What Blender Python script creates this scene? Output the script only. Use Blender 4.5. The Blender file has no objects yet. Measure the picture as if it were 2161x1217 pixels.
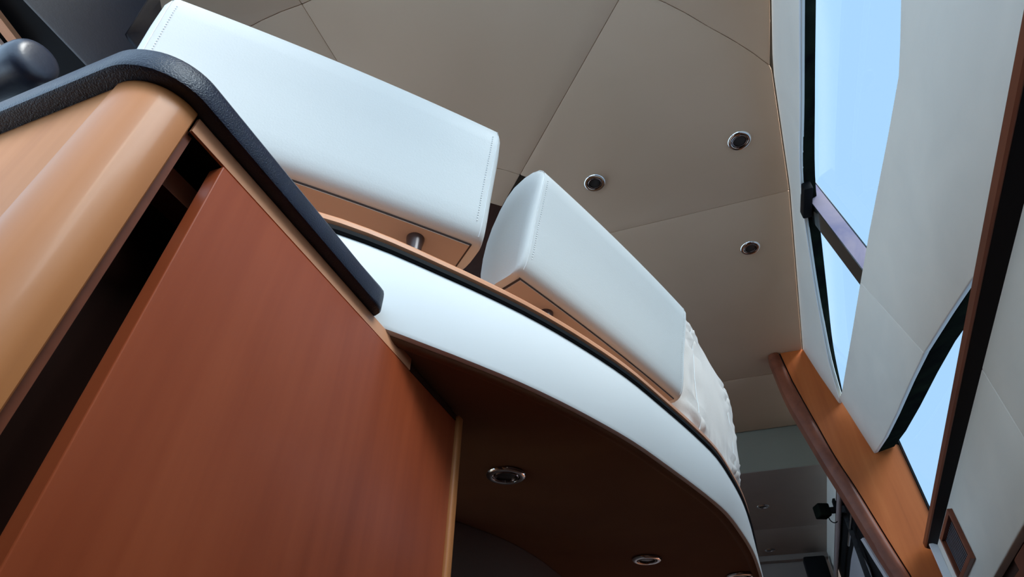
import bpy, bmesh, math
import numpy as np
from mathutils import Vector, Matrix, noise

# ------------------------------------------------------------------ camera
scene = bpy.context.scene
C = scene.collection
F = 1200.0; CX, CY = 1080.5, 608.5           # photo taken as 2161 x 1217
_up = np.array([1110-CX, 800+CY, -F]); _up /= np.linalg.norm(_up)     # zenith vanishing point
_d = np.array([1650-CX, 0.0, -F]); _d[1] = -(_up[0]*_d[0]+_up[2]*_d[2])/_up[1]
_d /= np.linalg.norm(_d)                      # boat axis vanishing point
_n = np.cross(_d, _up)
R = np.array([_n, _d, _up])                   # x = to the right side, y = along the boat, z = up
cam = bpy.data.cameras.new('camera'); camo = bpy.data.objects.new('camera', cam); C.objects.link(camo)
camo.matrix_world = Matrix([list(R[i])+[0.0] for i in range(3)]+[[0, 0, 0, 1]])
cam.sensor_fit = 'HORIZONTAL'; cam.sensor_width = 36.0; cam.lens = F/2161*36.0
cam.clip_start = 0.02; cam.clip_end = 500
scene.camera = camo

# ------------------------------------------------------------------ light
world = bpy.data.worlds.new('sky'); scene.world = world; world.use_nodes = True
bg = world.node_tree.nodes['Background']
bg.inputs['Color'].default_value = (0.56, 0.76, 1.0, 1); bg.inputs['Strength'].default_value = 2.45
sun = bpy.data.lights.new('sun', 'SUN'); suno = bpy.data.objects.new('sun', sun); C.objects.link(suno)
sun.energy = 11.0; sun.angle = math.radians(34); sun.color = (1.0, 0.96, 0.90)
suno.rotation_euler = Vector((-0.66, 0.34, -0.69)).to_track_quat('-Z', 'Y').to_euler()
suno.location = (6, -3, 7)
vs = scene.view_settings
vs.view_transform = 'Standard'; vs.look = 'None'; vs.gamma = 1.0; vs.use_curve_mapping = False
vs.exposure = 0.42
scene.cycles.diffuse_bounces = 8; scene.cycles.max_bounces = 14; scene.cycles.transparent_max_bounces = 16

# ------------------------------------------------------------------ rays
def ray(x, y): return R @ np.array([x-CX, -(y-CY), -F])
def pz(x, y, z): v = ray(x, y); return v*z/v[2]
def px(x, y, X): v = ray(x, y); return v*X/v[0]
def py(x, y, Y): v = ray(x, y); return v*Y/v[1]
def hit(x, y, nr, c): v = ray(x, y); return v*c/np.dot(nr, v)

# ------------------------------------------------------------------ materials
def mat(name, col, rough=0.5, metal=0.0, col2=None, nscale=4.0, stretch=(1, 1, 1), bump=0.0, bscale=200.0,
        coat=0.0, spec=0.5, detail=4.0):
    m = bpy.data.materials.new(name); m.use_nodes = True
    nt = m.node_tree; b = nt.nodes['Principled BSDF']
    b.inputs['Base Color'].default_value = (*col, 1); b.inputs['Roughness'].default_value = rough
    b.inputs['Metallic'].default_value = metal; b.inputs['Coat Weight'].default_value = coat
    b.inputs['Coat Roughness'].default_value = 0.12
    b.inputs['Specular IOR Level'].default_value = spec
    tc = nt.nodes.new('ShaderNodeTexCoord')
    if col2 is not None:
        mp = nt.nodes.new('ShaderNodeMapping'); mp.inputs['Scale'].default_value = stretch
        nz = nt.nodes.new('ShaderNodeTexNoise'); nz.inputs['Scale'].default_value = nscale
        nz.inputs['Detail'].default_value = detail; nz.inputs['Distortion'].default_value = 0.6
        rp = nt.nodes.new('ShaderNodeValToRGB')
        rp.color_ramp.elements[0].position = 0.3; rp.color_ramp.elements[1].position = 0.7
        rp.color_ramp.elements[0].color = (*col, 1); rp.color_ramp.elements[1].color = (*col2, 1)
        nt.links.new(tc.outputs['Object'], mp.inputs[0]); nt.links.new(mp.outputs[0], nz.inputs[0])
        nt.links.new(nz.outputs[0], rp.inputs[0]); nt.links.new(rp.outputs[0], b.inputs['Base Color'])
    if bump > 0:
        n2 = nt.nodes.new('ShaderNodeTexNoise'); n2.inputs['Scale'].default_value = bscale
        n2.inputs['Detail'].default_value = 3
        bp = nt.nodes.new('ShaderNodeBump'); bp.inputs['Strength'].default_value = bump
        bp.inputs['Distance'].default_value = 0.002
        nt.links.new(tc.outputs['Object'], n2.inputs[0]); nt.links.new(n2.outputs[0], bp.inputs['Height'])
        nt.links.new(bp.outputs[0], b.inputs['Normal'])
    return m

def wood(name, dark, mid, light, axis='Z', rough=0.32, coat=0.35, spec=0.3):
    m = bpy.data.materials.new(name); m.use_nodes = True
    nt = m.node_tree; b = nt.nodes['Principled BSDF']
    b.inputs['Roughness'].default_value = rough; b.inputs['Coat Weight'].default_value = coat
    b.inputs['Coat Roughness'].default_value = 0.15; b.inputs['Specular IOR Level'].default_value = spec
    tc = nt.nodes.new('ShaderNodeTexCoord')
    s = {'X': (0.5, 9, 9), 'Y': (9, 0.5, 9), 'Z': (9, 9, 0.5)}[axis]
    s2 = {'X': (3, 60, 60), 'Y': (60, 3, 60), 'Z': (60, 60, 3)}[axis]
    s3 = {'X': (1.2, 3, 3), 'Y': (3, 1.2, 3), 'Z': (3, 3, 1.2)}[axis]
    outs = []
    for sc, det, dist in ((s, 6, 1.5), (s2, 4, 0.4), (s3, 3, 1.0)):
        mp = nt.nodes.new('ShaderNodeMapping'); mp.inputs['Scale'].default_value = sc
        nz = nt.nodes.new('ShaderNodeTexNoise'); nz.inputs['Scale'].default_value = 1.0
        nz.inputs['Detail'].default_value = det; nz.inputs['Distortion'].default_value = dist
        nt.links.new(tc.outputs['Object'], mp.inputs[0]); nt.links.new(mp.outputs[0], nz.inputs[0])
        outs.append(nz.outputs[0])
    def mix(a, bb, f):
        mx = nt.nodes.new('ShaderNodeMix'); mx.data_type = 'FLOAT'; mx.inputs[0].default_value = f
        nt.links.new(a, mx.inputs[2]); nt.links.new(bb, mx.inputs[3]); return mx.outputs[0]
    v = mix(mix(outs[0], outs[2], 0.45), outs[1], 0.16)
    rp = nt.nodes.new('ShaderNodeValToRGB'); e = rp.color_ramp.elements
    e[0].position = 0.34; e[0].color = (*dark, 1); e[1].position = 0.66; e[1].color = (*light, 1)
    k = e.new(0.5); k.color = (*mid, 1)
    nt.links.new(v, rp.inputs[0]); nt.links.new(rp.outputs[0], b.inputs['Base Color'])
    return m

def glass(name, tint, refl):
    m = bpy.data.materials.new(name); m.use_nodes = True
    nt = m.node_tree; nt.nodes.clear()
    out = nt.nodes.new('ShaderNodeOutputMaterial'); mx = nt.nodes.new('ShaderNodeMixShader')
    tr = nt.nodes.new('ShaderNodeBsdfTransparent'); tr.inputs[0].default_value = (*tint, 1)
    gl = nt.nodes.new('ShaderNodeBsdfGlossy'); gl.inputs['Roughness'].default_value = 0.02
    mx.inputs[0].default_value = refl
    nt.links.new(tr.outputs[0], mx.inputs[1]); nt.links.new(gl.outputs[0], mx.inputs[2])
    nt.links.new(mx.outputs[0], out.inputs[0])
    return m

M = {}
M['cushion'] = mat('white_leather', (0.63, 0.625, 0.60), 0.48, bump=0.10, bscale=260, spec=0.35)
M['cushion_soft'] = mat('ivory_soft_leather', (0.76, 0.67, 0.60), 0.5, col2=(0.80, 0.71, 0.64), nscale=6, bump=0.2, bscale=120, spec=0.3)
M['under'] = mat('beige_vinyl', (0.50, 0.40, 0.33), 0.6, spec=0.2)
M['fascia'] = mat('white_vinyl', (0.88, 0.87, 0.85), 0.6, spec=0.3)
M['liner'] = mat('headliner_vinyl', (0.62, 0.44, 0.305), 0.62, col2=(0.66, 0.475, 0.335), nscale=1.5, bump=0.08, bscale=300, spec=0.25)
M['liner_gap'] = mat('joint_shadow_backing', (0.05, 0.04, 0.03), 0.9)
M['liner_aft'] = mat('aft_headliner', (0.40, 0.34, 0.30), 0.6, col2=(0.45, 0.385, 0.33), nscale=2.5, spec=0.25)
M['drop'] = mat('drop_face_vinyl', (0.24, 0.225, 0.18), 0.6, spec=0.2)
M['side'] = mat('side_lining_vinyl', (0.82, 0.78, 0.70), 0.55, col2=(0.76, 0.73, 0.66), nscale=3, stretch=(1, 1, 2.5), bump=0.12, bscale=60, spec=0.3)
M['soffit'] = mat('shaded_soffit', (0.17, 0.075, 0.040), 0.85, col2=(0.20, 0.095, 0.045), nscale=3, spec=0.15)  # unlit soffit: its shade is put into the dark brown colour
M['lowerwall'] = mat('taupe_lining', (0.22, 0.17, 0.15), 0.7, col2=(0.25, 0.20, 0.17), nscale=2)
M['black'] = mat('black_rubber', (0.008, 0.008, 0.009), 0.6, spec=0.08)
M['blackgloss'] = mat('black_gloss', (0.010, 0.010, 0.012), 0.12, col2=(0.016, 0.018, 0.016), nscale=6, coat=0.4)
M['bandblack'] = mat('band_return_black', (0.006, 0.006, 0.006), 0.7, col2=(0.012, 0.016, 0.010), nscale=9, spec=0.0)
M['leather'] = mat('black_leather', (0.005, 0.008, 0.022), 0.36, col2=(0.008, 0.012, 0.032), nscale=30, bump=0.45, bscale=520, spec=0.4)
M['leather_smooth'] = mat('black_smooth_leather', (0.018, 0.023, 0.040), 0.38, bump=0.1, bscale=200, spec=0.7)
M['chrome'] = mat('chrome', (0.75, 0.74, 0.74), 0.08, 1.0)
M['darkchrome'] = mat('dark_chrome', (0.20, 0.15, 0.14), 0.22, 1.0)
M['bronze'] = mat('dark_bronze', (0.07, 0.045, 0.04), 0.28, 0.3)
M['lens'] = mat('dark_lens', (0.03, 0.03, 0.03), 0.25)
M['mauve'] = mat('painted_reflection', (0.62, 0.44, 0.45), 0.35, 0.3, col2=(0.30, 0.25, 0.36), nscale=7)  # reflection on the black mullion, put into a mauve base colour
M['cherry'] = wood('cherry_wood', (0.27, 0.048, 0.015), (0.355, 0.068, 0.022), (0.43, 0.092, 0.032), 'Z', rough=0.36, coat=0.06)
M['cherry_light'] = wood('cherry_wood_light', (0.40, 0.135, 0.040), (0.50, 0.18, 0.055), (0.57, 0.22, 0.075), 'Z', rough=0.44, coat=0.1)
M['cherry_satin_lit'] = wood('cherry_wood_satin_lit', (0.46, 0.16, 0.045), (0.54, 0.20, 0.06), (0.60, 0.235, 0.08), 'Z', rough=0.6, coat=0.0)  # same cherry; windscreen light on the front panel put into the paler colour
M['cherry_x'] = wood('cherry_wood_crosswise', (0.66, 0.28, 0.14), (0.74, 0.33, 0.17), (0.79, 0.37, 0.20), 'Y', rough=0.4, coat=0.1)
M['pillarwood'] = wood('teak_pillar', (0.34, 0.082, 0.018), (0.44, 0.112, 0.026), (0.52, 0.145, 0.038), 'Z', rough=0.45, coat=0.05, spec=0.2)
M['mahogany'] = wood('mahogany', (0.13, 0.033, 0.014), (0.18, 0.048, 0.02), (0.23, 0.065, 0.028), 'Y', rough=0.45, coat=0.05)
M['darkwood'] = wood('dark_wood', (0.03, 0.010, 0.006), (0.045, 0.014, 0.008), (0.06, 0.02, 0.012), 'Z', rough=0.5)
M['floor'] = wood('floor_teak', (0.14, 0.05, 0.02), (0.17, 0.065, 0.028), (0.21, 0.085, 0.035), 'Y', rough=0.5)
M['white_plastic'] = mat('white_plastic', (0.78, 0.80, 0.84), 0.35)
M['curtain'] = mat('charcoal_curtain', (0.035, 0.034, 0.037), 0.85)
M['blind'] = mat('grey_blind', (0.42, 0.40, 0.42), 0.7)
M['stitch'] = mat('white_thread', (0.84, 0.83, 0.81), 0.6)
M['seam'] = mat('seam_shadow', (0.05, 0.035, 0.03), 0.8)
M['tinted'] = glass('tinted_glass', (0.486, 0.542, 0.581), 0.03)
M['clear'] = glass('windscreen_glass', (0.93, 0.95, 0.95), 0.04)

# ------------------------------------------------------------------ mesh helpers
def obj(name, verts, faces, m, parent=None, smooth=False, sub=0, bevel=0.0, bseg=2):
    me = bpy.data.meshes.new(name)
    me.from_pydata([tuple(map(float, v)) for v in verts], [], faces)
    bm = bmesh.new(); bm.from_mesh(me)
    bmesh.ops.recalc_face_normals(bm, faces=bm.faces)
    if bevel > 0:
        bmesh.ops.bevel(bm, geom=[e for e in bm.edges], offset=bevel, segments=bseg, affect='EDGES', clamp_overlap=True, profile=0.6)
    if smooth:
        for f in bm.faces: f.smooth = True
    bm.to_mesh(me); bm.free()
    if smooth and smooth != 'all':
        me.set_sharp_from_angle(angle=math.radians(40))
    me.materials.append(m if not isinstance(m, str) else M[m])
    o = bpy.data.objects.new(name, me); C.objects.link(o)
    if parent is not None: o.parent = parent
    if sub:
        md = o.modifiers.new('smooth', 'SUBSURF'); md.levels = sub; md.render_levels = sub
    return o

def tag(o, label, cat=None, group=None, kind=None):
    o['label'] = label
    if cat: o['category'] = cat
    if group: o['group'] = group
    if kind: o['kind'] = kind
    return o

def empty(name, label, cat=None, loc=(0, 0, 0), kind=None, group=None):
    o = bpy.data.objects.new(name, None); C.objects.link(o); o.empty_display_size = 0.05
    return tag(o, label, cat, group, kind)

def prism(name, poly, ext, m, parent=None, bevel=0.0, smooth=False, bseg=2):
    """closed polygon (3D points) extruded by vector ext"""
    n = len(poly); e = np.array(ext, float)
    v = [np.array(p, float) for p in poly]; v = v + [p+e for p in v]
    f = [list(range(n)), list(range(2*n-1, n-1, -1))] + [[i, (i+1) % n, n+(i+1) % n, n+i] for i in range(n)]
    return obj(name, v, f, m, parent, smooth, bevel=bevel, bseg=bseg)

def box(name, lo, hi, m, parent=None, bevel=0.0, bseg=2):
    x0, y0, z0 = lo; x1, y1, z1 = hi
    return prism(name, [(x0, y0, z0), (x1, y0, z0), (x1, y1, z0), (x0, y1, z0)], (0, 0, z1-z0), m, parent, bevel, bevel > 0, bseg)

def loft(name, rings, m, parent=None, closed=True, caps=True, smooth=True, sub=0):
    n = len(rings[0]); v = [p for r in rings for p in r]; f = []
    k = n if closed else n-1
    for i in range(len(rings)-1):
        for j in range(k):
            f.append([i*n+j, i*n+(j+1) % n, (i+1)*n+(j+1) % n, (i+1)*n+j])
    if caps and closed:
        f.append(list(range(n))[::-1]); f.append([(len(rings)-1)*n+j for j in range(n)])
    return obj(name, v, f, m, parent, smooth, sub)

def tube(name, pts, r, m, parent=None, seg=10):
    pts = [Vector(tuple(map(float, p))) for p in pts]; rings = []
    for i, p in enumerate(pts):
        t = (pts[min(i+1, len(pts)-1)]-pts[max(i-1, 0)]).normalized()
        a = t.cross(Vector((0, 0, 1)))
        if a.length < 1e-3: a = Vector((1, 0, 0))
        a.normalize(); b = t.cross(a)
        rings.append([p+(a*math.cos(q)+b*math.sin(q))*r for q in [2*math.pi*j/seg for j in range(seg)]])
    return loft(name, rings, m, parent)

def lathe(name, prof, m, parent=None, at=(0, 0, 0), seg=40, smooth=True):
    v = []; f = []
    for r, z in prof:
        v += [(at[0]+r*math.cos(2*math.pi*j/seg), at[1]+r*math.sin(2*math.pi*j/seg), at[2]+z) for j in range(seg)]
    for i in range(len(prof)-1):
        for j in range(seg):
            f.append([i*seg+j, i*seg+(j+1) % seg, (i+1)*seg+(j+1) % seg, (i+1)*seg+j])
    f.append(list(range(seg))); f.append([(len(prof)-1)*seg+j for j in range(seg)][::-1])
    return obj(name, v, f, m, parent, smooth)

def resample(pts, n):
    pts = np.array(pts, float); d = np.r_[0, np.cumsum(np.linalg.norm(np.diff(pts, axis=0), axis=1))]
    # smooth Catmull-Rom-like interpolation on arc length
    t = np.linspace(0, d[-1], n); out = []
    m = np.gradient(pts, d, axis=0)
    for s in t:
        i = min(max(np.searchsorted(d, s)-1, 0), len(d)-2); h = d[i+1]-d[i]; u = (s-d[i])/h
        out.append((2*u**3-3*u**2+1)*pts[i]+(u**3-2*u**2+u)*h*m[i]+(-2*u**3+3*u**2)*pts[i+1]+(u**3-u**2)*h*m[i+1])
    return np.array(out)

# ================================================================== SETTING
ZF = -1.40                                       # lower deck floor
ZC = 2.10                                        # saloon headliner
C0 = np.array([-1.05, 2.08])                     # centre of the round ceiling feature

# hull side lining plane W: X - a*Y + k*Z = cW
WA, WK = 0.075, 0.22
WN = np.array([1, -WA, WK]); CW = 0.536-WA*1.38+WK*ZC
def wx(y, z, off=0.0): return CW+off+WA*y-WK*z
def hw(x, y, off=0.0): return hit(x, y, WN, CW+off)

# ---- floors
fl = tag(box('floor', (-3.1, -2.2, ZF-0.05), (1.6, 7.2, ZF), 'floor'), 'dark teak floor of the lower deck', kind='structure')
fl2 = tag(box('floor', (0.16, 2.9, -0.06), (1.15, 7.0, 0.0), 'floor'), 'teak floor of the saloon side passage', kind='structure')

# ---- headliner panels
ceil = empty('ceiling', 'padded beige vinyl headliner with round centre feature and thin joints', kind='structure')
def pol(th, r): return np.array([C0[0]+r*math.cos(math.radians(th)), C0[1]+r*math.sin(math.radians(th)), ZC])
def rout(th):
    a = abs(th+90)                                # mirrored about the centre line
    return float(np.interp(a, [0, 20, 44, 48, 56, 66.2], [1.503, 1.535, 1.617, 1.633, 1.66, 1.73]))
def edge_x(y): return float(np.interp(y, [0.2, 1.118, 1.382, 2.038, 3.462, 4.6], [0.532, 0.535, 0.536, 0.605, 0.696, 0.73]))
bk_ = [(edge_x(y)+0.012, y, ZC+.02) for y in np.linspace(-0.38, 4.6, 24)]+[(-3.0, 4.6, ZC+.02), (-3.0, -0.38, ZC+.02)]
prism('backing', bk_, (0, 0, 0.01), 'liner_gap', ceil)
def arc(t0, t1, rf, n): return [pol(t, rf(t) if callable(rf) else rf) for t in np.linspace(t0, t1, n)]
RI, RD = 0.715, 0.503
def cpanel(poly, m='liner'): return prism('ceiling_panel', poly, (0, 0, 0.019), m, ceil, bevel=0.0065, smooth=True)
TE = -23.9
def mir(poly): return [np.array([2*C0[0]-p[0], p[1], p[2]]) for p in poly][::-1]
pA = arc(-90, -46.5, RI, 12)+arc(-46.5, -90, rout, 14)
y3 = 2.06
right_edge = [np.array([edge_x(y), y, ZC]) for y in np.linspace(1.40, y3, 8)]
th3 = math.degrees(math.asin((y3-C0[1])/RI))
pB = arc(-46.5, th3, RI, 12)+right_edge[::-1]+arc(TE, -46.5, rout, 9)
for p in (pA, pB): cpanel(p); cpanel(mir(p))
rear = [np.array([edge_x(y), y, ZC]) for y in np.linspace(y3, 3.72, 10)]
pC = arc(th3, 90, RI, 20)+[np.array([C0[0], 3.72, ZC])]+rear[::-1]
cpanel(pC); cpanel(mir(pC))
for t0 in (-90, 0, 90, 180):                      # ring of four padded segments
    cpanel(arc(t0-46.5+3, t0+43.5, RD, 14)+arc(t0+43.5, t0-46.5+3, RI, 16))
front = arc(-90, TE, rout, 20)+[np.array([edge_x(y), y, ZC]) for y in (1.2, 0.9, 0.6, 0.3, -0.36)]+[np.array([C0[0], -0.36, ZC])]  # unseen forward part lengthened to cut light from the windscreen
cpanel(front); cpanel(mir(front))
prism('centre_disc', [pol(t, RD) for t in range(0, 360, 9)], (0, 0, 0.02), 'darkwood', ceil, bevel=0.003)

# last flat bay, drop face and lower aft headliner
bay = [np.array([edge_x(y), y, ZC]) for y in (3.727, 4.0, 4.3, 4.56)]
cpanel(bay+[np.array([-2.8, 4.56, ZC]), np.array([-2.8, 3.727, ZC])])
ZA = 1.776                                       # aft headliner height
aft = empty('ceiling', 'lower grey headliner of the aft saloon beyond the drop', kind='structure')
box('drop_face', (-3, 4.575, ZA+0.002), (0.85, 4.60, 2.115), 'drop', aft, bevel=0.005)
box('ceiling_panel', (-3, 4.578, ZA), (0.99, 5.99, ZA+0.02), 'liner_aft', aft, bevel=0.004)
box('ceiling_panel', (-3, 5.994, ZA), (0.99, 6.88, ZA+0.02), 'liner_aft', aft, bevel=0.004)
box('roof_backing', (-3, 4.60, ZA+0.03), (0.99, 7.0, ZA+0.05), 'liner_gap', aft)
box('end_beam', (-3, 6.885, ZA-0.05), (0.99, 6.98, ZA+0.05), 'lowerwall', aft)
wb = tag(box('wall_back', (-3, 7.0, -1.4), (1.3, 7.06, 1.85), 'lowerwall'), 'dim beige end wall of the aft saloon', kind='structure')

# ---- side lining (upper strip), window band, window
wr = empty('wall_right', 'cream vinyl side lining round the long tinted side window', kind='structure')
cream_px = [(1688, -160), (1688, 0), (1688.5, 200), (1690, 390), (1708, 530), (1735, 690), (1754, 780), (1771, 838)]
cream = resample([hw(*p) for p in cream_px], 30)
rings = []
for p in np.vstack([cream, [cream[-1]+np.array([0.006, 0.10, -0.0])]]):
    ex = edge_x(p[1])+0.004
    t = np.array([ex, p[1], ZC-0.002])
    o = np.array([0.06, 0, 0.0])
    lip = np.array([0.004, 0, 0.008])
    rings.append([t, t*0.5+p*0.5+[-0.004, 0, 0], p+[-0.003, 0, 0.010], p+[-0.001, 0, 0.002], p+[0.006, 0, -0.001], p+[0.016, 0, 0.004],
                  p+[0.02, 0, 0.02], t+[0.03, 0, 0.03]])
loft('upper_lining', rings, 'side', wr)
tube('piping', [p+np.array([-0.001, 0, -0.001]) for p in cream], 0.0026, 'fascia', wr, 8)

win = empty('window_1', 'long tinted side window with sky behind and a raked black mullion', kind='structure')
inner_px = [(1724, -160), (1722, 0), (1720, 200), (1722, 400), (1733, 500), (1745, 610), (1760, 740), (1780, 838)]
inner = resample([hw(*p, 0.068) for p in inner_px], 30)
rings = []
for p, q in zip(cream, inner):
    a = p+np.array([0.008, 0, 0.001])
    rings.append([a, q, q+[0.003, 0, 0.012], a+[0.012, 0, 0.05]])
loft('top_frame', rings, 'bandblack', win)
zs = [(-0.95, 2.12), (4.0, 2.12), (4.0, 0.72), (-0.95, 0.72)]
prism('pane', [(wx(y, z, 0.118), y, z) for y, z in zs], (0.006, 0, 0), 'tinted', win)
# mullion
i0, i1 = hw(1705, 420, 0.03), hw(1818, 568, 0.03)
j0, j1 = hw(1716, 470, 0.03), hw(1812, 600, 0.03)
def extend(a, b, t): return a+(b-a)*t
i0, i1 = extend(i0, i1, -0.25), extend(i0, i1, 1.15); j0, j1 = extend(j0, j1, -0.55), extend(j0, j1, 1.15)
o0, o1 = py(1722, 398, i0[1]), py(1827, 527, i1[1])
dx = 0.075
mul_ = prism('mullion', [i0, j0, j0+[dx, 0, 0], i0+[dx, 0, 0]], i1-i0, 'blackgloss', win, bevel=0.003)
prism('mullion_reflection', [i0+[0.004, -0.0012, 0], i0+[dx-0.008, -0.0012, 0], i1+[dx-0.008, -0.0012, 0], i1+[0.004, -0.0012, 0]], (0, 0.001, 0), 'mauve', mul_)
m0 = hw(1697, 425, -0.002)
box('hinge_block', (m0[0]-0.008, m0[1]-0.09, m0[2]-0.02), (m0[0]+0.03, m0[1]+0.09, m0[2]+0.03), 'black', win, bevel=0.008)

# band: two padded panels on a black body
top_px = [(1900, -40), (1900, 0), (1898, 90), (1895, 160), (1872, 290), (1835, 480), (1815, 595)]
bt1 = [hw(*p) for p in top_px]
bt2 = [hw(*p) for p in [(1815, 595), (1795, 715), (1776, 826), (1771, 840)]]
low2 = [hw(*p) for p in [(1845, 957), (1866, 925), (1890, 876), (1920, 807), (1950, 745)]]
low1 = [hw(*p) for p in [(1950, 745), (2000, 665), (2050, 590)]]
e1 = np.array([wx(1.0, 0.88), 1.0, 0.88]); e2 = np.array([wx(-0.5, 0.88), -0.5, 0.88]); e3 = np.array([wx(-0.5, 1.38), -0.5, 1.38])
on = WN/np.linalg.norm(WN)
prism('band_panel', bt1+low1+[e1, e2, e3], on*0.022, 'side', wr, bevel=0.005, smooth=True, bseg=3)
prism('band_panel', bt2+low2, on*0.022, 'side', wr, bevel=0.005, smooth=True, bseg=3)
seam_y = 0.0
ctr = np.array([0, 0, 0.0])
body = bt1[:-1]+bt2+low2[:-1]+low1+[e1, e2, e3]
prism('band_body', [p+on*0.0235 for p in body], on*0.085, 'bandblack', wr)

# dark frame line where the pane meets the pillar
box('lower_frame', (0.986, 3.462, 0.6), (0.996, 3.56, 1.6), 'black', win)

# ---- lower side lining (near), its wooden cap
NB = 0.108
def nx(y, off=0.0): return 0.521+off+NB*y
NN = np.array([1, -NB, 0])
def hn(x, y, off=0.04): return hit(x, y, NN, 0.521+off)
cap = empty('trim_1', 'reddish wooden cap rail along the top of the near side lining', kind='structure')
ys = np.linspace(-0.6, 3.44, 12)
def nring(y, prof): return [np.array([nx(y, a), y, z]) for a, z in prof]
loft('rail', [nring(y, [(0.003, 0.897), (0.0, 0.893), (0.0, 0.872), (0.004, 0.868), (0.20, 0.868), (0.20, 0.90), (0.008, 0.90)]) for y in ys], 'mahogany', cap, smooth=False)
loft('cap_shade', [nring(y, [(0.006, 0.8675), (0.041, 0.852), (0.041, 0.8675)]) for y in ys], 'black', cap, smooth=False)  # black strip puts the shade under the cap rail into colour
wl = empty('wall_right', 'pale grey padded lower side lining with vent and vertical joint', kind='structure')
def npan(y0, y1, z0, z1, m, par, name, t=0.03, off=0.04, bev=0.005):
    return prism(name, [(nx(y0, off), y0, z0), (nx(y1, off), y1, z0), (nx(y1, off), y1, z1), (nx(y0, off), y0, z1)], (t, 0, 0), m, par, bevel=bev, smooth=True, bseg=3)
ysm = hn(2055, 750)[1]; zl = hn(2125, 1167)[2]
npan(-0.6, ysm, zl, 0.866, 'side', wl, 'lining_panel')
npan(ysm, 3.45, zl, 0.866, 'side', wl, 'lining_panel')
npan(-0.6, 3.45, -1.4, 0.90, 'darkwood', wl, 'backing', t=0.10, off=0.075, bev=0)

# ---- wooden pillar
pil = empty('wooden_pillar', 'raked orange-brown wooden pillar rising to the headliner beside the side window', 'pillar', kind='structure')
YP = 3.47
nose_px = [(1622, 752), (1661, 843), (1703, 915), (1745, 985), (1780, 1040), (1805, 1081), (1838, 1136), (1890, 1217)]
groove_px = [(1672, 801), (1699, 850), (1726, 897), (1763, 962), (1808, 1030), (1855, 1106), (1900, 1178), (1925, 1217)]
nose = resample([py(*p, YP) for p in nose_px], 24); gro = resample([py(*p, YP) for p in groove_px], 24)
gt = gro[0]+(gro[0]-gro[1])*2.3; gro2 = np.vstack([[gt[0], YP, ZC-0.003], gro, [gro[-1][0]+0.10, YP, 0.0]])
nos2 = np.vstack([nose, [nose[-1][0]+0.12, YP, 0.0]])
gi = lambda z: float(np.interp(-z, -gro2[:, 2], gro2[:, 0])); ni = lambda z: float(np.interp(-z, -nos2[:, 2], nos2[:, 0]))
zz = np.linspace(ZC-0.003, 0.02, 40)
rings = []
for z in zz:
    g, nn = gi(z), ni(z); w = g-nn
    rings.append([(g-0.007, YP+0.006, z), (g-0.009, YP-0.006, z), (g-0.25*w, YP-0.016, z), (g-0.5*w, YP-0.020, z), (g-0.75*w, YP-0.014, z),
                  (nn, YP+0.004, z), (nn-0.002, YP+0.03, z), (nn+0.004, YP+0.12, z), (g-0.007, YP+0.12, z)])
loft('nosing', rings, 'mahogany', pil)
loft('groove', [[(gi(z)-0.008, YP+0.008, z), (gi(z)+0.002, YP+0.008, z), (gi(z)+0.002, YP+0.09, z), (gi(z)-0.008, YP+0.09, z)] for z in zz], 'black', pil, smooth=False)
ob = lambda z: 0.985 if z < 1.42 else min(0.985, wx(YP, z)+0.03)
rings = [[(gi(z), YP, z), (ob(z), YP, z), (ob(z), YP+0.1, z), (gi(z), YP+0.1, z)] for z in zz]
loft('face_board', rings, 'pillarwood', pil, smooth=False)
rings = [[(ni(z)-0.004, YP+0.122, z), (ni(z)+0.05, YP+0.122, z), (ni(z)+0.05, YP+0.15, z), (ni(z)-0.012, YP+0.15, z)] for z in np.linspace(0.98, 0.02, 12)]
loft('side_strip', rings, 'blind', pil, smooth=False)

# ---- far side wall behind the pillar with rails and curtain
fw = empty('wall_right', 'narrow cream side wall of the aft saloon beyond the wooden pillar', kind='structure')
def fx(y, off=0.0): return 0.80+off+0.052*(y-4.64)
prism('lining', [(fx(3.575), 3.575, 1.585), (fx(6.98), 6.98, 1.585), (fx(6.98), 6.98, 2.12), (fx(3.575), 3.575, 2.12)], (0.03, 0, 0), 'side', fw)
box('sun_gap_filler', (0.69, 3.60, 2.122), (0.90, 4.62, 2.14), 'liner_gap', fw)  # unseen filler added to stop sun leaking onto the drop face
prism('dark_panel', [(fx(3.58, 0.06), 3.58, 0.0), (fx(6.98, 0.06), 6.98, 0.0), (fx(6.98, 0.06), 6.98, 2.12), (fx(3.58, 0.06), 3.58, 2.12)], (0.03, 0, 0), 'black', fw)

# ---- other walls closing the boat (outside the frame)
tag(box('wall_left', (-3.05, -0.4, -1.4), (-2.95, 7.0, 0.9), 'side'), 'pale lining of the opposite side wall', kind='structure')
lw = empty('window_2', 'unseen window in the opposite side wall, kept clear to let in light', kind='structure')
prism('pane', [(-3.0, -0.4, 0.9), (-3.0, 3.8, 0.9), (-2.80, 3.8, 2.1), (-2.80, -0.4, 2.1)], (-0.006, 0, 0), 'clear', lw)  # clear pane on the unseen side, chosen to brighten the interior
lw2 = empty('added_aft_window', 'unseen aft window added in the opposite side wall to lighten the aft saloon', kind='structure')
box('pane', (-2.956, 3.8, 0.9), (-2.95, 7.0, 1.776), 'clear', lw2)  # opening added to bring light into the aft saloon
tag(box('wall_front', (-3.05, -1.5, -1.4), (1.3, -1.42, 0.55), 'darkwood'), 'dark wooden bulkhead in front of the companionway', kind='structure')
ws = empty('window_3', 'raked windscreen ahead of the helm', kind='structure')
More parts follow.
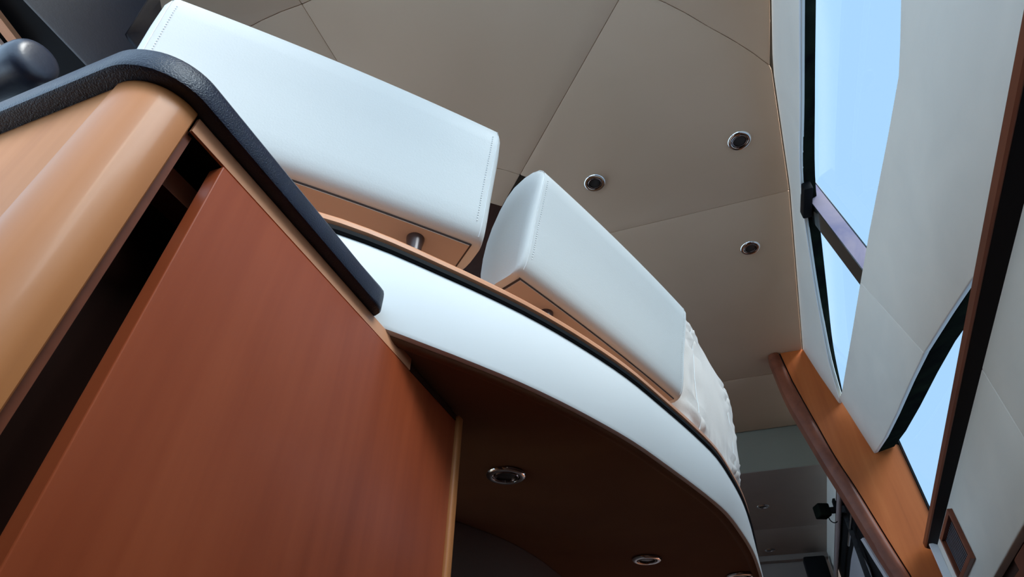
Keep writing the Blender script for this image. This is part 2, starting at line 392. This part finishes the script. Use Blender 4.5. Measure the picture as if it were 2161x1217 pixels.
prism('pane', [(-2.9, -1.45, 0.56), (1.0, -1.45, 0.56), (0.66, -0.40, 2.1), (-2.75, -0.40, 2.1)], (0, -0.006, 0.004), 'clear', ws)
for xx in (-1.9, -0.3):
    prism('mullion', [(xx, -1.40, 0.58), (xx+0.05, -1.40, 0.58), (xx+0.05, -0.39, 2.08), (xx, -0.39, 2.08)], (0, 0.03, -0.04), 'blackgloss', ws)
tag(box('wall_front', (-3.05, -1.42, 0.42), (0.64, -0.5, 0.55), 'leather_smooth'), 'unseen black dashboard top widened across the companionway to block windscreen light', kind='structure')  # unseen; stretched over the companionway to keep light off the lower panels
tag(prism('wall_right', [(0.66, -1.5, -1.4), (0.66, -0.6, -1.4), (0.66, -0.6, 0.86), (0.66, -1.5, 0.86)], (0.05, 0, 0), 'side'), 'pale side lining beside the windscreen', kind='structure')

# ================================================================== CABINET AT LEFT (companionway)
cab = empty('companionway_cabinet', 'glossy cherry wood cabinet with rounded corner post under a black padded rim', 'cabinet')
XF, YF, ZT = -0.464, 0.158, 0.56
RC = 0.052
def carc(cx, cy, r, a0, a1, n): return [(cx+r*math.cos(math.radians(a)), cy+r*math.sin(math.radians(a))) for a in np.linspace(a0, a1, n)]
cc = (XF-RC, YF+RC)
pp = carc(*cc, RC, -92, 0, 14)+[(XF, YF+RC+0.006), (XF-0.002, YF+RC+0.008), (XF-0.045, YF+RC+0.008), (XF-RC-0.003, YF+0.03), (XF-RC-0.003, YF)]
prism('corner_post', [(x, y, -1.4) for x, y in pp], (0, 0, ZT+1.4), 'cherry_light', cab, smooth=True)
box('post_return', (XF-0.030, YF+RC+0.009, -1.4), (XF-0.010, YF+RC+0.020, ZT-0.02), 'mahogany', cab)
box('front_panel', (-1.9, YF+0.003, -1.4), (XF-RC-0.0045, YF+0.028, ZT), 'cherry_satin_lit', cab)
yl, yr = 0.272, 0.935
dr = prism('door_panel', [(XF-0.022, yl, -1.4), (XF-0.001, yl, -1.4), (XF-0.001, yr, -1.4), (XF-0.022, yr, -1.4)], (0, 0, 0.534+1.4), 'cherry', cab, bevel=0.0014)
box('top_rail', (XF-0.006, 0.222, 0.5365), (XF-0.002, 0.74, ZT-0.0005), 'cherry_x', cab)
box('rail_shade', (XF-0.026, 0.224, 0.5365), (XF-0.0065, 0.74, ZT-0.0005), 'black', cab)  # black block in place of the top rail's shaded underside
box('rail_end_shade', (XF-0.024, 0.742, 0.5365), (XF-0.002, 0.95, ZT-0.011), 'darkwood', cab)  # dark strip standing in for the shade where the door panel meets the soffit
box('inner_rail', (XF-0.085, 0.222, 0.495), (XF-0.050, 0.60, 0.525), 'mahogany', cab)
box('inner_lining', (XF-0.16, YF+0.03, -1.4), (XF-0.14, 1.0, ZT-0.012), 'darkwood', cab)
box('inner_lining', (XF-0.14, 0.955, -1.4), (XF-0.031, 0.975, ZT-0.012), 'darkwood', cab)
box('inner_top', (XF-0.139, YF+RC+0.03, ZT-0.012), (XF-0.026, 0.62, ZT-0.001), 'black', cab)
box('edge_trim', (XF-0.030, yr+0.002, -1.4), (XF+0.006, yr+0.022, 0.548), 'cherry_light', cab, bevel=0.005, bseg=3)
# padded rim : swept section along an L with rounded corner
XO, YO, RO = -0.446, 0.139, 0.072
path = [((x, YO), (0, -1)) for x in np.linspace(-1.9, XO-RO, 12)]
path += [((XO-RO+RO*math.sin(math.radians(a)), YO+RO-RO*math.cos(math.radians(a))), (math.sin(math.radians(a)), -math.cos(math.radians(a)))) for a in np.linspace(6, 84, 14)]
path += [((XO, y), (1, 0)) for y in np.linspace(YO+RO, 0.585, 14)]
path += [((XO-0.001, 0.597), (1, 0)), ((XO-0.006, 0.605), (1, 0)), ((XO-0.016, 0.609), (1, 0))]
sec = [(0.0, 0.006), (0.0, 0.020), (0.0, 0.032), (0.004, 0.0385), (0.010, 0.041), (0.03, 0.043), (0.05, 0.041), (0.056, 0.036), (0.058, 0.0), (0.03, -0.0), (0.006, 0.0), (0.0015, 0.002)]
rings = []
for (x, y), (nx_, ny_) in path:
    k_ = 1.0-0.68*min(1, max(0, (y-0.53)/0.079))
    rings.append([(x-nx_*s*k_, y-ny_*s*k_, ZT+0.0005+h) for s, h in sec])
loft('padded_rim', rings, 'leather', cab)

# ================================================================== CURVED PARAPET + SOFFIT
ZS, ZP = 0.56, 0.72
curve_px = [(699, 490), (820, 534), (914, 575), (1013.6, 620), (1100, 662), (1185, 709), (1250, 749), (1314, 792), (1400, 862), (1464, 918), (1506.5, 960), (1542, 1012), (1565, 1055), (1583, 1107), (1594.5, 1156)]
cv = [pz(*p, ZP)[:2] for p in curve_px]
cv = [np.array([-0.74, 0.405]), np.array([-0.66, 0.455])]+cv+[np.array([0.098, 3.0]), np.array([0.10, 3.6])]
cv = resample(cv, 70)
tg = np.gradient(cv, axis=0); tg /= np.linalg.norm(tg, axis=1)[:, None]
nr = np.stack([tg[:, 1], -tg[:, 0]], 1)            # outward (towards the companionway)
par = empty('curved_parapet', 'curved white parapet with wooden cap and black strip behind the companionway', 'parapet')
def sweep(name, prof, m, i0=0, i1=None, smooth=True):
    rs = []
    for p, q in list(zip(cv, nr))[i0:i1]:
        rs.append([(p[0]+q[0]*a, p[1]+q[1]*a, z) for a, z in prof])
    return loft(name, rs, m, par, smooth=smooth)
def idx(y): return int(np.argmin(np.abs(cv[:, 1]-y)))
sweep('fascia', [(-0.012, ZS-0.002), (-0.003, ZS), (0.0, ZS+0.006), (0.0, ZP), (-0.03, ZP), (-0.03, ZS-0.002)], 'fascia')
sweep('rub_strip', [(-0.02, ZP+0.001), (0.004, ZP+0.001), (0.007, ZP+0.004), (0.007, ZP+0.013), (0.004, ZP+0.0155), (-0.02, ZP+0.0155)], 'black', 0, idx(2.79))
sweep('wood_cap', [(-0.20, ZP+0.017), (0.001, ZP+0.017), (0.007, ZP+0.022), (0.008, ZP+0.030), (0.004, ZP+0.036), (-0.004, ZP+0.0385), (-0.20, ZP+0.0385)], 'cherry_x', 0, idx(2.35))
sweep('ledge_core', [(-0.20, ZS+0.0125), (-0.032, ZS+0.0125), (-0.032, ZP+0.0155), (-0.20, ZP+0.0155)], 'darkwood')

sof = empty('ceiling', 'soffit with shade in its dark brown colour under the curved parapet', kind='structure')
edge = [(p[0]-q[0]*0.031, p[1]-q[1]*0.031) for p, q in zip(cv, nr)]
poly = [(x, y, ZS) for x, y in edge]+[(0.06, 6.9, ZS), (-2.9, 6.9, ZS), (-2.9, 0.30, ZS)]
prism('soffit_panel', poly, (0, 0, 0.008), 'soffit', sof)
rs = []
for p, q in zip(cv, nr):
    rs.append([(p[0]+q[0]*a, p[1]+q[1]*a, z) for a, z in [(-0.0125, ZS-0.0025), (-0.016, ZS-0.007), (-0.024, ZS-0.009), (-0.032, ZS-0.007), (-0.036, ZS-0.0025)]])
loft('edge_bead', rs, 'soffit', sof)
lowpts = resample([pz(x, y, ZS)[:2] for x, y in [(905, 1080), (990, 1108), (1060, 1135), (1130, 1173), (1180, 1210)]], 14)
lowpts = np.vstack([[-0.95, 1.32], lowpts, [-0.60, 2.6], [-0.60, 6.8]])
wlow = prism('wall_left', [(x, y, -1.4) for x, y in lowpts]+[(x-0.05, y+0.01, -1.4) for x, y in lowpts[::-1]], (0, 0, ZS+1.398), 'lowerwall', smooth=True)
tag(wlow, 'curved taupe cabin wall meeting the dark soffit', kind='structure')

# ================================================================== SETTEE BACKRESTS
PROF = [(0.018, 0.864), (0.006, 0.867), (-0.004, 0.874), (-0.0115, 0.885), (-0.0175, 0.901), (-0.0255, 0.93), (-0.040, 1.00), (-0.057, 1.065), (-0.071, 1.12), (-0.0765, 1.15),
        (-0.073, 1.170), (-0.060, 1.185), (-0.036, 1.1955), (-0.008, 1.198), (0.022, 1.191), (0.050, 1.170), (0.076, 1.136), (0.104, 1.087), (0.122, 1.04), (0.133, 0.99),
        (0.138, 0.94), (0.136, 0.91), (0.128, 0.884), (0.115, 0.869), (0.100, 0.865), (0.06, 0.864)]
PCX = np.mean(PROF, axis=0)
def backrest(p0, az0, az1, length, label, posts=(0.22, 0.72)):
    """p0: plan position of the front-bottom line at the near end; direction turns from az0 to az1"""
    t = empty('settee_back_unit', label, 'backrest', group='white leather settee backrests')
    N = 40; pos = np.array(p0, float); st = []
    for i in range(N+1):
        a = math.radians(az0+(az1-az0)*i/N)
        st.append((pos.copy(), a)); pos = pos+np.array([math.sin(a), math.cos(a)])*length/N
    def sec(i, sc=1.0, sh=0.0):
        p, a = st[i]; b = np.array([-math.cos(a), math.sin(a)]); d = np.array([math.sin(a), math.cos(a)])
        out = []
        for s, z in PROF:
            s2 = PCX[0]+(s-PCX[0])*sc; z2 = 0.865+(z-0.865)*(1-(1-sc)*0.75) if z > 0.872 else z
            q = p+b*s2+d*sh; out.append((q[0], q[1], z2))
        return out
    rings = [sec(0, 0.55, -0.012), sec(0, 0.80, -0.010), sec(0, 0.94, -0.005), sec(0, 0.985, 0.001), sec(0, 1.0, 0.007)]
    rings += [sec(i) for i in range(2, N-1)]
    rings += [sec(N, 1.0, -0.007), sec(N, 0.985, -0.001), sec(N, 0.94, 0.005), sec(N, 0.80, 0.010), sec(N, 0.55, 0.012)]
    cu_ = loft('cushion', rings, 'cushion', t)
    for k, sh in ((0, 0.0035), (N, -0.0035)):
        line = [np.array(q) for q in sec(k, 1.0, sh)[2:23]]
        tube('piping', line, 0.0009, 'stitch', cu_, 6)
    # stitches along the front edge of both ends
    v = []; f = []
    for k, sgn in ((0, 1), (N, -1)):
        p, a = st[k]; b = np.array([-math.cos(a), math.sin(a)]); d = np.array([math.sin(a), math.cos(a)])*sgn
        zs_ = np.arange(0.905, 1.145, 0.0065)
        for z in zs_:
            s = float(np.interp(z, [q[1] for q in PROF[4:10]], [q[0] for q in PROF[4:10]]))-0.0012
            base = np.array([*(p+b*s+d*0.016), z])
            u = np.array([*(b*-0.25*0.0035), 0.0038]); w = np.array([*(d*0.0012), 0])
            n0 = len(v); out_ = np.array([*(b*-0.0008), 0])
            v += [base-w, base+w, base+w+u, base-w+u, base+out_+u*0.5]
            f += [[n0, n0+1, n0+4], [n0+1, n0+2, n0+4], [n0+2, n0+3, n0+4], [n0+3, n0, n0+4]]
    so = obj('stitching', v, f, 'stitch', cu_); so['kind'] = 'stuff'
    # inset bottom board with dark gap
    def plate(name, ins, z, m, par_):
        L1 = []; L2 = []
        for i in range(N+1):
            p, a = st[i]; b = np.array([-math.cos(a), math.sin(a)]); d = np.array([math.sin(a), math.cos(a)])
            sh = ins if i == 0 else (-ins if i == N else 0)
            for s, L in ((0.010+ins*0.4, L1), (0.112-ins*0.3, L2)):
                q = p+b*s+d*sh; L.append((q[0], q[1], z))
        return prism(name, L1+L2[::-1], (0, 0, 0.0035), m, par_)
    bb_ = plate('bottom_board', 0.0145, 0.8595, 'under', t); plate('board_gap', 0.010, 0.8615, 'seam', bb_)
    for u in posts:
        i = int(N*u); p, a = st[i]; b = np.array([-math.cos(a), math.sin(a)]); q = p+b*0.052
        lathe('support_post', [(0.021, 0.759), (0.021, 0.763), (0.0145, 0.765), (0.0145, 0.800), (0.0165, 0.838), (0.0195, 0.857), (0.0195, 0.8592)], 'bronze', t, (q[0], q[1], 0), 24)
    return t
backrest((-0.318, 0.905), 23.5, 19.0, 0.735, 'white leather backrest on a short metal post, middle of the three above the curved parapet')
T = pz(1052, 284, 1.165)[:2]
a = math.radians(42); bd = np.array([-math.cos(a), math.sin(a)])
base_right = T+bd*0.072
# march from the left end so that the right end lands there
az0, az1, Lc = 47.5, 41.5, 0.708
pos = np.zeros(2)
for i in range(40):
    aa = math.radians(az0+(az1-az0)*i/40); pos += np.array([math.sin(aa), math.cos(aa)])*Lc/40
backrest(base_right-pos, az0, az1, Lc, 'large white leather backrest on a short metal post beside the black padded rim', (0.25, 0.835))

# soft ivory backrest further along
soft = empty('settee_cushion', 'wrinkled ivory leather settee backrest at the far end of the curved parapet', 'backrest', group=None)
def softcushion():
    nu, nv = 120, 80
    p0 = np.array([-0.038, 1.66]); p1 = np.array([0.098, 2.40]); ax = (p1-p0); L = np.linalg.norm(ax); ax /= L
    bk = np.array([-ax[1], ax[0]])
    def se(t, e): return math.copysign(abs(math.cos(t))**e, math.cos(t)), math.copysign(abs(math.sin(t))**e, math.sin(t))
    Z0, Z1 = 0.775, 1.305; D = 0.18
    rings = []
    for i in range(nu+1):
        u = i/nu; s = 2*u-1
        endf = (1-abs(s)**7)**(1/3.2) if abs(s) < 1 else 0.0
        endf = max(endf, 0.03)
        c = p0+ax*(0.5*L+0.5*L*math.copysign(abs(s), s))
        hz = 0.5*(Z1-Z0)*(0.6*endf+0.4*(endf**0.5)); ring = []
        # far top corner slopes away
        topdrop = 0.05*max(0, u-0.55)**1.5/0.3
        for j in range(nv):
            cx, sz = se(2*math.pi*j/nv, 0.48)
            h = (sz+1)/2
            lean = 0.055*h
            q = c+bk*(D*0.5-D*0.5*cx*(0.35+0.65*endf))-bk*lean
            z = Z0+(Z1-Z0)*0.5+hz*sz-(topdrop*h)
            # gathers near the seams and the foot
            w = 0
            for us in (0.17, 0.80):
                dd = (u-us)*L
                w += math.exp(-(dd/0.085)**2)*math.sin((z-0.10*abs(dd))*125+noise.noise((u*6, z*7, us))*5.0)*0.012*min(1, abs(dd)/0.014)*(1-min(1, abs(sz))**4)
                w -= 0.006*math.exp(-(dd/0.009)**2)
            w += noise.noise((q[0]*8, q[1]*8, z*11))*0.006
            w += 0.009*math.exp(-((z-Z0-0.06)/0.06)**2)*noise.noise((u*28, z*6, 3.1))
            q = q-bk*w*cx
            ring.append((q[0], q[1], z+w*sz*0.5))
        rings.append(ring)
    bd_ = loft('body', rings, 'cushion_soft', soft, smooth='all')
    for us in (0.17, 0.80):
        i = int(us*nu); line = [np.array(rings[i][j % nv])-np.array([*(bk*0.0016), 0])*1.0 for j in range(-24, 25)]
        tube('seam_piping', line, 0.0022, 'stitch', bd_, 6)
softcushion()

# ================================================================== DOWNLIGHTS
def downlight(x, y, z, label, group, R_=0.05):
    t = empty('downlight', label, 'downlight', group=group); s = R_/0.05
    lathe('bezel', [(r*s, h*s) for r, h in [(0.0485, -0.0005), (0.050, -0.003), (0.0485, -0.0065), (0.044, -0.0095), (0.038, -0.010), (0.034, -0.0085), (0.0325, -0.005), (0.0325, -0.001)]], 'chrome', t, (x, y, z))
    ir_ = lathe('inner_ring', [(r*s, h*s) for r, h in [(0.0315, -0.001), (0.0315, -0.0075), (0.0295, -0.0095), (0.0265, -0.0085), (0.025, -0.004), (0.025, -0.001)]], 'darkchrome', t, (x, y, z))
    lathe('lens', [(r*s, h*s) for r, h in [(0.0245, -0.001), (0.0245, -0.0045), (0.015, -0.0055), (0.004, -0.006)]], 'lens', ir_, (x, y, z))
    return t
for (ux, uy), zz_, lab, g in [
    ((1560, 296), ZC, 'chrome downlight in the headliner nearest the sky window', 'headliner downlights'),
    ((1255, 385), ZC, 'chrome downlight in the headliner just above the middle white backrest', 'headliner downlights'),
    ((1583, 522), ZC, 'chrome downlight in the headliner behind the cross joint, nearest the wooden pillar', 'headliner downlights'),
    ((1610, 1068), ZA, 'small chrome downlight in the aft headliner, nearer of the two', 'aft downlights'),
    ((1625, 1160), ZA, 'small chrome downlight in the aft headliner, farther of the two', 'aft downlights'),
    ((1068, 1000), ZS, 'chrome downlight in the dark soffit beside the cherry door panel', 'soffit downlights'),
    ((1365, 1178), ZS, 'chrome downlight in the dark soffit, second from the cherry door panel', 'soffit downlights'),
    ((1563, 1213), ZS, 'chrome downlight at the far edge of the dark soffit', 'soffit downlights')]:
    P = pz(ux, uy, zz_); downlight(P[0], P[1], zz_, lab, g)

# ================================================================== HELM CHAIR AND ITEMS AT UPPER LEFT
def rbox(name, c, ax, half, r, m, parent, seg=5):
    """rounded box with own axes"""
    bm = bmesh.new(); bmesh.ops.create_cube(bm, size=2.0)
    A = np.array(ax)
    for v in bm.verts:
        q = np.array(c)+sum(A[i]*half[i]*v.co[i] for i in range(3)); v.co = q
    bmesh.ops.bevel(bm, geom=list(bm.edges), offset=r, segments=seg, affect='EDGES', profile=0.5)
    vs_ = [tuple(v.co) for v in bm.verts]; bm.verts.index_update(); fs = [[v.index for v in f.verts] for f in bm.faces]; bm.free()
    return obj(name, vs_, fs, m, parent, True)
chair = empty('helm_chair', 'black leather helm chair with padded armrest at the upper left', 'chair')
ZH = 1.50
bot_px = [(40, 0), (185, 150), (240, 205), (330, 160), (292, 110), (272, 86), (266, 74), (285, 45), (313, 0), (352, -60), (-20, -62)]
top_px_ = [(75, 0), (205, 120), (270, 180), (345, 150), (322, 104), (335, 80), (342, 52), (343, 30), (338, 0), (356, -60), (10, -70)]
B_ = [pz(*p, ZH) for p in bot_px]; T_ = [pz(*p, ZH+0.12) for p in top_px_]
cB = np.mean(B_, axis=0)
loft('backrest', [[cB+(p-cB)*0.90+[0, 0, 0.002] for p in B_], [cB+(p-cB)*0.96+[0, 0, 0.004] for p in B_], [p+np.array([0, 0, 0.014]) for p in B_], [p*0.6+t*0.4 for p, t in zip(B_, T_)], T_, [cB+(p-cB)*0.9+[0, 0, 0.03] for p in T_]], 'leather_smooth', chair)
q0, q1 = pz(-160, 252, 1.12), pz(84, 124, 1.12)
L_ = np.linalg.norm(q1-q0); u_ = (q1-q0)/L_; s_ = np.cross(u_, [0, 0, 1])
rr = []
for d_, r_ in [(0, 0.050), (0.3*L_, 0.050), (0.7*L_, 0.050), (L_-.045, 0.050), (L_-.022, 0.0485), (L_-.010, .045), (L_-.003, .037), (L_, .028), (L_+.001, .01)]:
    rr.append([q0+u_*d_+s_*r_*math.cos(a_)+np.array([0, 0, r_*math.sin(a_)]) for a_ in np.linspace(0, 2*math.pi, 28, endpoint=False)])
loft('armrest', rr, 'leather_smooth', chair)
box('seat', (-1.75, 0.25, 0.78), (-1.20, 0.72, 0.92), 'leather_smooth', chair, bevel=0.04, bseg=4)
box('pedestal', (-1.53, 0.40, 0.57), (-1.41, 0.52, 0.785), 'darkchrome', chair, bevel=0.01)
box('back_stem', (-1.44, 0.40, 0.90), (-1.26, 0.46, 1.53), 'leather_smooth', chair, bevel=0.02)
am = q0+u_*0.06
box('arm_post', (am[0]-0.03, am[1]-0.02, 0.88), (am[0]+0.03, max(am[1]+0.02, 0.30), am[2]-0.01), 'leather_smooth', chair, bevel=0.01)
dash = empty('overhead_console', 'black overhead console with a pink-brown wooden strip at the upper left corner', 'console')
g0, g1 = pz(-60, -40, 1.75), pz(60, 115, 1.75)
dv = (g1-g0)/np.linalg.norm(g1-g0); sv = np.array([-dv[1], dv[0], 0])
prism('wood_strip', [g0, g1, g1+sv*0.035, g0+sv*0.035], (0, 0, 0.02), 'cherry_x', dash)
hm = (g0+g1)/2-sv*0.15
box('hanger', (hm[0]-0.06, hm[1]-0.06, 1.835), (hm[0]+0.06, hm[1]+0.06, ZC-0.001), 'black', dash)
prism('housing', [g0-sv*0.40-dv*0.3+[0, 0, .03], g1-sv*0.40+dv*0.4+[0, 0, .03], g1+sv*0.14+dv*0.4+[0, 0, .03], g0+sv*0.14-dv*0.3+[0, 0, .03]], (0, 0, 0.06), 'black', dash)
prism('window_light_panel', [g0+sv*0.075+[0, 0, .01], g1+sv*0.075+[0, 0, .01], g1+sv*0.16+[0, 0, .01], g0+sv*0.16+[0, 0, .01]], (0, 0, 0.015), 'fascia', dash)  # white patch standing in for window light

# ================================================================== VENT, CONTROL BOX
vent = empty('vent_grille', 'brown framed air vent with dark vertical slats in the near side lining', 'vent')
v00 = hn(1998, 1073, 0.022); v10 = hn(2050, 1173, 0.022); v01 = hn(1985, 1137, 0.022)
vy0, vz1 = v00[1], v00[2]; vz0 = v10[2]; vy1 = v01[1]+0.02
def nb(name, y0, y1, z0, z1, o0, o1, m, par):
    a = [(nx(y0, o0), y0, z0), (nx(y1, o0), y1, z0), (nx(y1, o0), y1, z1), (nx(y0, o0), y0, z1)]
    return prism(name, a, (o1-o0, 0, 0), m, par, bevel=0.0015)
fo, fi, fwid = 0.022, 0.0395, 0.026
nb('frame_side', vy0, vy0+fwid*0.6, vz0, vz1, fo, fi, 'mahogany', vent); nb('frame_side', vy1-fwid, vy1, vz0, vz1, fo, fi, 'mahogany', vent)
nb('frame_rail', vy0+fwid*0.6, vy1-fwid, vz1-fwid*0.7, vz1, fo, fi, 'mahogany', vent); nb('frame_rail', vy0+fwid*0.6, vy1-fwid, vz0, vz0+fwid*0.7, fo, fi, 'mahogany', vent)
nb('back_plate', vy0+fwid*0.6, vy1-fwid, vz0+fwid*0.7, vz1-fwid*0.7, 0.038, 0.0395, 'black', vent)
v = []; f = []
for y in np.linspace(vy0+0.05, vy1-0.045, 11):
    n0 = len(v)
    for o in (0.0364, 0.0378):
        for dy in (-0.0035, 0.0035):
            for z in (vz0+0.02, vz1-0.02): v.append((nx(y+dy, o), y+dy, z))
    f += [[n0+i for i in q] for q in ([0, 1, 3, 2], [4, 5, 7, 6], [0, 1, 5, 4], [2, 3, 7, 6], [0, 2, 6, 4], [1, 3, 7, 5])]
sl = obj('slat_set', v, f, mat('grey_slats', (0.20, 0.205, 0.24), 0.4, 0.2), vent); sl['kind'] = 'stuff'

cb = empty('control_box', 'small white control box with black switch block beside the air vent', 'box')
w_ = hn(1966, 1165); w2 = hn(1977, 1142)
by0, by1 = w2[1]+0.015, w2[1]+0.33; bz1 = w2[2]-0.002; bz0 = bz1-0.24
nb('tray', by0, by0+0.022, bz0, bz1, 0.008, 0.0395, 'white_plastic', cb)
nb('face_plate', by0+0.022, by1-0.09, bz0, bz1-0.055, 0.028, 0.0395, 'white_plastic', cb)
nb('switch_plate', by1-0.09, by1-0.05, bz0+0.05, bz1-0.04, 0.004, 0.0395, 'white_plastic', cb)
nb('switch_block', by1-0.05, by1, bz0+0.05, bz1-0.055, 0.012, 0.0395, 'black', cb)
lathe('knob', [(0.006, 0), (0.006, 0.012), (0.004, 0.014)], 'chrome', cb, (nx(by1, 0.004), by1-0.02, bz1-0.10), 12)

blk = empty('wooden_locker', 'dark wooden locker edge below the near side lining at the lower right corner', 'locker')
lk = hn(2150, 1190, 0.02)
nb('lid', lk[1]-0.05, lk[1]+0.9, 0.30, lk[2]+0.00, 0.03, 0.072, 'mahogany', blk)
nb('rail', lk[1]-0.25, lk[1]-0.055, 0.30, lk[2]+0.0, 0.0, 0.072, 'mahogany', blk)

# ================================================================== AFT DETAILS
sp = empty('wall_speaker', 'small black speaker on a bracket on the aft side wall', 'speaker')
S = hit(1738, 1078, np.array([1, -0.052, 0]), 0.80-0.052*4.64-0.10)
rbox('body', S+np.array([-0.01, 0, 0]), [(0.94, 0.34, 0), (-0.34, 0.94, 0), (0, 0, 1)], (0.042, 0.05, 0.046), 0.010, 'bandblack', sp, 3)
rbox('bracket_arm', S+np.array([0.075, 0.0, 0.0]), [(1, 0, 0), (0, 1, 0), (0, 0, 1)], (0.045, 0.02, 0.02), 0.006, 'black', sp, 2)
rbox('mounting_plate', S+np.array([0.092, 0.0, 0.0]), [(1, 0, 0), (0, 1, 0), (0, 0, 1)], (0.012, 0.035, 0.075), 0.005, 'black', sp, 2)
tube('cable', [S+np.array([0.05+0.03*math.cos(t), 0, -0.05-0.04*math.sin(t)]) for t in np.linspace(0, math.pi, 9)], 0.004, 'black', sp, 6)

def hf(x, y, off=0.0): return hit(x, y, np.array([1, -0.052, 0]), 0.80-0.052*4.64+off)
ra, rb = hf(1772, 1045, -0.02), hf(1764, 1212, -0.02)
r1 = tube('curtain_rail', [ra+(rb-ra)*t for t in np.linspace(-0.3, 1.2, 8)], 0.018, mat('rail_metal', (0.62, 0.50, 0.50), 0.3, 0.5))
tag(r1, 'thick pinkish metal rail running along the aft side wall', 'rail')
ra, rb = hf(1798, 1078, 0.02), hf(1791, 1150, 0.02)
r2 = tube('curtain_rail', [ra+(rb-ra)*t for t in np.linspace(-0.4, 1.0, 6)], 0.009, 'chrome')
tag(r2, 'thin chrome rail below the thick rail behind the wooden pillar', 'rail')
b0, b1 = hf(1806, 1150, 0.05), hf(1826, 1217, 0.05)
zb = (b0[2]+b1[2])/2
bl = prism('window_blind', [hf(1803, 1145, 0.05), hf(1796, 1180, 0.05), hf(1790, 1240, 0.05), hf(1850, 1260, 0.05), hf(1835, 1200, 0.05)], (0.006, 0, 0), 'blind')
tag(bl, 'small grey blind corner above the pleated curtain behind the pillar', 'blind')
# pleated curtain: heading runs from c0 to c1
c0, c1 = hf(1796, 1120, 0.02), hf(1833, 1217, 0.02)
N = 220; rings = []
for i in range(N+1):
    t = -0.6+2.4*i/N; P = c0+(c1-c0)*t
    w = 0.012*math.sin(i*2*math.pi/9); zt = P[2]+0.008*math.sin(i*2*math.pi/9)
    rings.append([(fx(P[1], 0.02+w), P[1], z) for z in (zt, zt-0.3, zt-0.7)]+[(fx(P[1], 0.024+w), P[1], z) for z in (zt-0.7, zt-0.3, zt)])
cu = loft('pleated_curtain', rings, 'curtain', None, smooth=True)
tag(cu, 'dark charcoal pleated curtain hanging behind the wooden pillar', 'curtain')
bq = pz(1722, 1195, 1.62)
bx_ = box('aft_box', (bq[0]-0.10, 6.70, 1.40), (bq[0]+0.10, 6.86, 1.70), 'black', bevel=0.02)
tag(bx_, 'black box under the aft headliner at the end wall', 'box')
